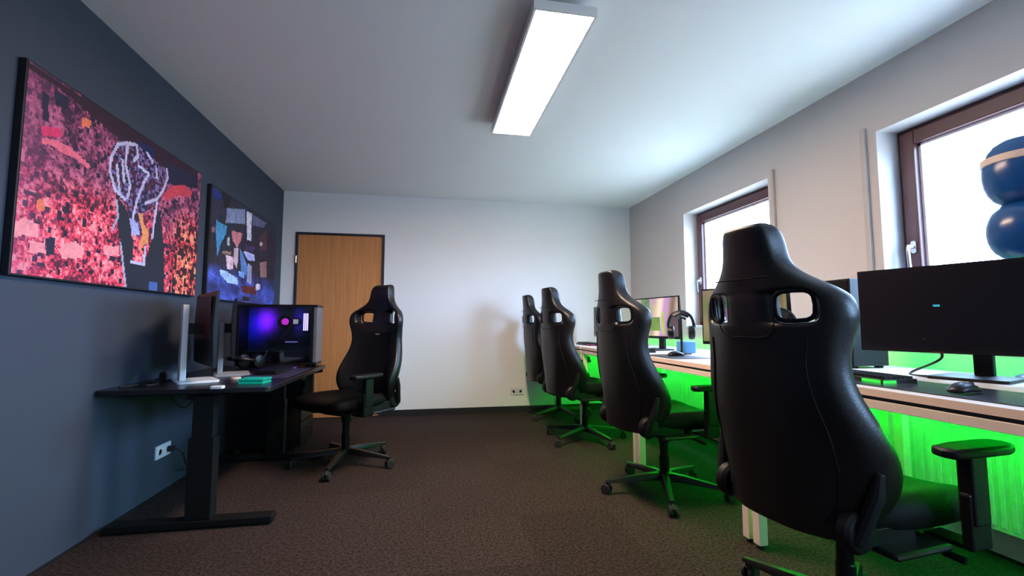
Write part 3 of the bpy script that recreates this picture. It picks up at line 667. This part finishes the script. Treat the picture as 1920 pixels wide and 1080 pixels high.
tg = thing('storage_box', (-.93, 2.78, LZ), R(-8), 'small teal green flat box near the curved front edge of the black desk', 'box')
obj('box_base', bx(-.065, .065, -.05, .05, 0, .014), M_teal, tg, smooth=False, bev=.002)
obj('box_lid', bx(-.067, .067, -.052, .052, .018, .028), M_teal, tg, smooth=False, bev=.002)
obj('box_seam', bx(-.062, .062, -.047, .047, .0142, .0178), M_plastm, tg, smooth=False)
b = NB(); prism(b, rrect(-.03, .03, -.018, .018, .008), 0, .016); o = tag(obj('earbud_case', b, M_white, bev=.004), 'small white rounded case at the near front edge of the black desk', 'case'); o.location = (-1.03, 2.56, LZ)
b = NB(); lathe(b, [(.026, 0), (.028, .004), (.026, .014), (.01, .016)], 18); o = tag(obj('lid_disc', b, M_beige), 'small beige round lid lying beside the grey monitor stand', 'lid'); o.location = (-1.10, 2.97, LZ)
b = NB(); tube(b, curve_pts([(-1.52, 2.66, LZ + .008), (-1.48, 2.74, LZ + .008), (-1.42, 2.70, LZ + .008), (-1.41, 2.78, LZ + .008), (-1.48, 2.84, LZ + .008), (-1.54, 3.05, LZ + .008)]), .005)
tag(obj('cable', b, M_rubber), 'black cable lying in loops on the wall end of the black desk', 'cable')
tg = thing('desk_speaker', (-1.46, 3.00, LZ), R(-20), 'small dark grey rounded speaker by the wall behind the white stand', 'speaker')
b = NB(); lathe(b, [(.035, 0), (.045, .012), (.045, .045), (.03, .062), (.008, .066)], 20); obj('speaker_body', b, mat('slate_plastic', (.10, .13, .18), .4, noise=(20, .1)), tg)
b = NB(); lathe(b, [(.025, 0), (.025, .004)], 16, m=Matrix.Translation((.0, -.044, .028)) @ RY); obj('speaker_cone', b, M_rubber, tg)
b = NB()
# headset on the left desk in front of the case
def headset(loc, ang, label, stand=True, parent_h=.0, s=1.0):
    t = thing('headset', loc, ang, label, 'headset', None)
    z = parent_h
    b = NB(); tube(b, curve_pts([(0, -.078, z), (0, -.088, z + .06), (0, -.062, z + .125), (0, 0, z + .150), (0, .062, z + .125), (0, .088, z + .06), (0, .078, z)], 6), .012, 8); obj('headband', b, M_plast, t)
    b = NB(); tube(b, curve_pts([(0, -.055, z + .118), (0, 0, z + .138), (0, .055, z + .118)], 6), .017, 8); obj('band_cushion', b, M_leather, t)
    for q in (-1, 1):
        b = NB(); lathe(b, [(.034, -.030), (.048, -.024), (.050, .0), (.044, .014), (.018, .020)], 20, m=Matrix.Translation((0, q * .078, z - .005)) @ Matrix.Rotation(R(-90 * q), 4, 'X')); obj('ear_cup', b, M_plast, t)
    b = NB(); tube(b, curve_pts([(.02, -.09, z - .02), (.06, -.088, z - .045), (.09, -.075, z - .055)], 5), .003, 6); obj('microphone', b, M_rubber, t)
    return t
def headset_stand(loc, ang, h, label):
    t = thing('headset_stand', loc, ang, label, 'stand')
    b = NB(); lathe(b, [(.07, 0), (.07, .008), (.05, .012)], 24); obj('stand_base', b, M_plast, t)
    b = NB(); tube(b, [(0, 0, .010), (0, 0, h - .018)], .008); obj('stand_post', b, M_plast, t)
    b = NB(); tube(b, curve_pts([(0, -.035, h - .022), (0, 0, h - .010), (0, .035, h - .022)], 5), .008); obj('stand_hook', b, M_plast, t)
hs = headset((-1.24, 3.58, LZ + .062), R(30), 'dark headset lying on the black desk before the lit computer case', parent_h=0.0)
hs.rotation_euler = (0, R(-78), R(60)); 

# under the left desk
def socket(name, loc, rz, n, label, m=M_white, plug=True):
    t = thing(name, loc, rz, label, 'socket')
    for k in range(n):
        y = k * .082
        pl = obj('socket_plate', bx(0, .011, y - .04, y + .04, -.04, .04), m, t, smooth=False, bev=.003)
        b = NB(); lathe(b, [(.021, 0), (.021, .004), (.017, .0041), (.017, .001)], 20, m=Matrix.Translation((.010, y, 0)) @ Matrix.Rotation(R(90), 4, 'Y')); obj('socket_well', b, m, pl)
    return t
socket('wall_socket', (XL, 3.18, .255), 0, 2, 'white double wall socket under the black desk on the grey wall')
b = NB(); lathe(b, [(.017, 0), (.019, .02), (.012, .04)], 14, m=Matrix.Translation((XL + .015, 3.262, .255)) @ Matrix.Rotation(R(90), 4, 'Y'))
tube(b, curve_pts([(XL + .05, 3.262, .255), (XL + .09, 3.28, .22), (XL + .08, 3.36, .12), (XL + .05, 3.50, .07), (XL + .06, 3.75, .05)]), .005)
tag(obj('power_cord', b, M_rubber), 'black plug and cord running from the white double socket', 'cable')
for i, (y0, lab) in enumerate(((2.98, 'black cable loop hanging under the near half of the black desk'), (3.52, 'black cable loop hanging below the middle of the black desk'))):
    b = NB(); zt = LZ - .03
    tube(b, curve_pts([(-1.45, y0, zt), (-1.44, y0 + .05, zt - .10), (-1.43, y0 + .16, zt - .15), (-1.42, y0 + .27, zt - .07), (-1.42, y0 + .32, zt)]), .0045)
    tube(b, curve_pts([(-1.47, y0 + .08, zt), (-1.46, y0 + .11, zt - .06), (-1.45, y0 + .2, zt - .10), (-1.44, y0 + .24, zt)]), .004)
    tag(obj('cable', b, M_rubber), lab, 'cable')
t = thing('added_pedestal', (-1.20, 4.10, 0), 0, 'added black drawer pedestal filling the dark area at the far end of the black desk', 'cabinet')  # black pedestal is added to fill the dark mass by the desk
b = NB(); box(b, -.30, .19, -.08, .34, .04, .60); obj('cabinet_body', b, M_plastm, t, smooth=False, bev=.004)
for k in range(3): 
    d = obj('drawer', bx(.192, .21, -.075, .335, .05 + k * .185, .225 + k * .185), M_plastm, t, smooth=False, bev=.003)
    obj('drawer_handle', bx(.211, .222, .08, .18, .16 + k * .185, .172 + k * .185), M_metal, d, smooth=False)
for sx in (-.26, .15):
    for sy in (-.04, .30): obj('plinth_foot', bx(sx - .02, sx + .02, sy - .02, sy + .02, 0, .04), M_rubber, t, smooth=False)
socket('wall_socket', (1.03, YB, .235), R(-90), 2, 'white double wall socket low on the white back wall', plug=False)

# ------------------------------------------------------------------ right white desks
RX0, RX1, RZ = 1.50, 2.42, .81
DESKS = [(-.42, .78, 'white desk almost out of view at the right edge'), (.80, 1.96, 'white desk under the widest monitor beside the nearest chair'), (1.98, 3.14, 'white desk between the nearest and second chairs'),
         (3.16, 4.32, 'white desk with a lit colourful monitor'), (4.34, 5.32, 'white desk touching the back wall')]
def white_desk(y0, y1, label):
    t = thing('white_desk', ((RX0 + RX1) / 2, (y0 + y1) / 2, 0), 0, label, 'desk', 'white desks along the windows')
    hx, hy = (RX1 - RX0) / 2, (y1 - y0) / 2
    obj('desktop', bx(-hx + .002, hx, -hy, hy, RZ - .025, RZ), M_wtop, t, smooth=False, bev=.001)
    obj('edge_band', bx(-hx, -hx + .0018, -hy, hy, RZ - .025, RZ - .0005), mat('beige_edge_band', (.84, .64, .53), .4, noise=(9, .03)), t, smooth=False)
    obj('cable_gap_rail', bx(-hx + .010, hx - .045, -hy + .02, hy - .02, RZ - .038, RZ - .025), M_dark, t, smooth=False)
    b = NB(); box(b, -hx + .004, -hx + .034, -hy, hy, RZ - .068, RZ - .038); box(b, hx - .07, hx - .04, -hy, hy, RZ - .068, RZ - .038)
    box(b, -hx + .034, hx - .07, -hy, -hy + .03, RZ - .068, RZ - .038); box(b, -hx + .034, hx - .07, hy - .03, hy, RZ - .068, RZ - .038)
    obj('desk_frame', b, M_wmetal, t, smooth=False, bev=.002)
    for sx in (-1, 1):
        for sy in (-1, 1):
            x = sx * (hx - .03) - (.035 if sx > 0 else 0); y = sy * (hy - .025); b = NB()
            box(b, x - .022, x + .022, y - .022, y + .022, .02, RZ - .068); l = obj('leg', b, M_wmetal, t, smooth=False, bev=.003)
            b = NB(); lathe(b, [(.016, 0), (.016, .008), (.008, .012), (.008, .02)], 12, (x, y, 0)); obj('levelling_foot', b, M_rubber, l)
    return t
for d in DESKS[1:]: white_desk(*d)
# green light strip along the back edge
b = NB(); box(b, RX1 - .034, RX1 - .024, .80, 5.30, RZ - .052, RZ - .040)
tag(obj('light_strip', b, M_led, smooth=False), 'glowing green light strip close under the window side edge of the white desks', 'light strip')
b = NB(); box(b, RX1 - .27, RX1 - .258, .80, 5.30, RZ - .086, RZ - .0725)
tag(obj('light_strip', b, mat('green_led_low', (0.02, 0.02, 0.02), 0.4, emit=(0.0, 1.0, 0.02), estr=LED_EMIT * 1.35), smooth=False), 'glowing green light strip hanging lower under the middle of the white desks', 'light strip')

# radiators below the windows
def radiator(yc, ln, label):
    t = thing('radiator', (XR - .063, yc, .14), 0, label, 'radiator', 'radiators below the windows')
    b = NB(); box(b, -.045, .045, -ln / 2, ln / 2, 0, .55)
    for k in range(int(ln / .04)): box(b, -.050, -.045, -ln / 2 + .015 + k * .04, -ln / 2 + .035 + k * .04, .02, .53)
    obj('radiator_panel', b, M_radi, t, smooth=False, bev=.002)
    obj('top_grille', bx(-.05, .05, -ln / 2 - .003, ln / 2 + .003, .551, .562), M_radi, t, smooth=False)
    b = NB()
    for s in (-1, 1): box(b, .045, .06, s * ln * .35 - .02, s * ln * .35 + .02, .05, .5)
    obj('wall_bracket', b, M_radi, t, smooth=False)
    b = NB(); tube(b, [(0, ln / 2 + .0, .08), (0, ln / 2 + .05, .08), (0, ln / 2 + .05, -.14)], .009); lathe(b, [(.02, 0), (.022, .01), (.022, .05), (.015, .06)], 14, m=Matrix.Translation((0, ln / 2, .5)) @ Matrix.Rotation(R(-90), 4, 'X')); obj('valve', b, M_white, t)
radiator(1.50, .90, 'white ribbed radiator under the near window, lit green'); radiator(3.58, 1.0, 'white ribbed radiator under the far window, lit green')

# monitors, right row
G = 'monitors on the white desks'
a1 = math.atan2(.16, .52)
d1 = Vector((.16, -.52, 0)).normalized(); WM = .80
c1 = Vector((2.06, 1.85, RZ)) + d1 * WM / 2
m = monitor('monitor', c1, a1 * 1.0, WM, .375, .285, 'widest black monitor with dark screen at the near window', G, face=M_screenm, column_back=.05, footd=.24)
b = NB(); box(b, -.0150, -.0128, .10, .122, .295, .303); obj('screen_icon', b, M_cyan, m, smooth=False)
b = NB(); box(b, -.0135, -.0122, .10, .14, .0995, .104); obj('power_mark', b, M_red, m, smooth=False)
monitor('monitor', (1.87, 2.44, RZ), R(12), .61, .36, .27, 'greenish lit monitor, edge on, hidden by the nearest chair', G, img=screen_picture(20, 30) * np.array([.35, .42, .25]), column_back=.05)
monitor('monitor', (1.94, 3.63, RZ), R(10), .61, .35, .275, 'lit monitor with a purple and green picture behind the second chair', G, img=screen_picture(), column_back=.05)
monitor('monitor', (1.99, 4.83, RZ), R(8), .56, .345, .25, 'grey dark monitor nearest the back wall', G, face=mat('slate_screen', (.10, .14, .15), .4, noise=(3, .05)), shell=M_grey, column_back=.05)
# dark computer standing behind the widest monitor
t = thing('computer_case', (2.19, 2.02, RZ), R(0), 'black computer case on the white desk, behind the left edge of the widest monitor', 'computer')
b = NB(); box(b, -.11, .10, -.10, .12, .012, .45)
for sx in (-.08, .07):
    for sy in (-.07, .09): box(b, sx - .015, sx + .015, sy - .015, sy + .015, 0, .012)
obj('case_body', b, M_plastm, t, smooth=False, bev=.004)
b = NB(); box(b, -.114, -.110, -.09, .11, .03, .44); obj('front_panel', b, M_plast, t, smooth=False, bev=.001)
obj('blue_light', bx(-.116, -.1145, -.06, .08, .085, .089), emis('blue_line', (.02, .06, .6), .5), t, smooth=False)

headset((1.86, 3.10, RZ + .163), R(60), 'black headset hanging on its stand beside the purple and green monitor', parent_h=.0, s=1)
headset_stand((1.86, 3.10, RZ), R(60), .28, 'black headset stand on the white desk beside the lit purple and green monitor')
headset((1.80, 2.09, RZ + .148), R(50), 'black headset seen through the shoulder opening of the nearest chair')
headset_stand((1.80, 2.08, RZ), R(50), .265, 'black headset stand behind the shoulder of the nearest chair')

dark_pad = mat('dark_cloth_pad', (.02, .02, .026), .55, noise=(30, .2)); pale_pad = mat('dark_smooth_pad', (.03, .032, .045), .25, noise=(30, .1))
pad('mouse_pad', 1.56, 1.86, .86, 1.50, RZ, pale_pad, 'dark mouse pad on the white desk under the widest monitor')
keyboard((1.74, 1.62, RZ), R(-6), 'black keyboard with green light bar on the white desk by the nearest chair', emis('green_bar', (.02, .9, .05), .9))
mouse((1.66, 1.16, RZ + .004), R(10), 'black mouse on the dark pad below the widest monitor')
pad('mouse_pad', 1.53, 1.80, 2.66, 3.05, RZ, dark_pad, 'dark mouse pad on the white desk beside the second chair')
keyboard((1.68, 3.50, RZ), R(0), 'black keyboard on the white desk before the purple and green monitor', None)
mouse((1.66, 2.84, RZ + .004), R(5), 'black mouse on the pad beside the second chair')
keyboard((1.70, 4.62, RZ), R(0), 'dark keyboard with red lights on the farthest white desk', emis('red_bar', (.6, .02, .12), .5))
b = NB(); prism(b, rrect(-.055, .055, -.06, .06, .02), 0, .09); o = tag(obj('tissue_box', b, M_sky, bev=.008), 'light blue box on the white desk before the headset stand', 'box'); o.location = (1.98, 3.24, RZ)
# cables behind the big monitor
for i, (y0, x0, lab) in enumerate(((1.62, 2.12, 'black cable hanging behind the widest monitor, farther from the camera'), (1.20, 2.20, 'black cable hanging behind the widest monitor, nearer the camera'))):
    b = NB(); tube(b, curve_pts([(x0, y0, RZ + .16), (x0 + .05, y0 - .03, RZ + .08), (x0 - .02, y0 + .05, RZ + .006), (x0 - .08, y0 - .08, RZ + .006), (x0 - .02, y0 - .16, RZ + .007)]), .005)
    tag(obj('cable', b, M_rubber), lab, 'cable')

# stacked round figure behind the widest monitor
t = thing('lobed_figure', (2.415, 1.41, RZ), 0, 'glossy dark blue stack of round lobes with a pale band, before the near window', 'figure')
b = NB(); prof = [(.075, 0), (.078, .01), (.05, .022), (.045, .10), (.045, .40), (.06, .47)]
def lobe(zc, r, h, lo=-80, hi=80):
    for k in range(11):
        a = R(lo + (hi - lo) * k / 10); prof.append((max(.012, r * abs(math.cos(a)) ** .62), zc + h * math.sin(a)))
lobe(.60, .128, .125, -72, 66); lobe(.845, .128, .145, -66, 84)
lathe(b, prof, 40); obj('figure_body', b, M_blue, t)
b = NB(); lathe(b, [(.123, .880), (.1300, .884), (.127, .912), (.119, .915)], 40); obj('pale_band', b, M_bandp, t)
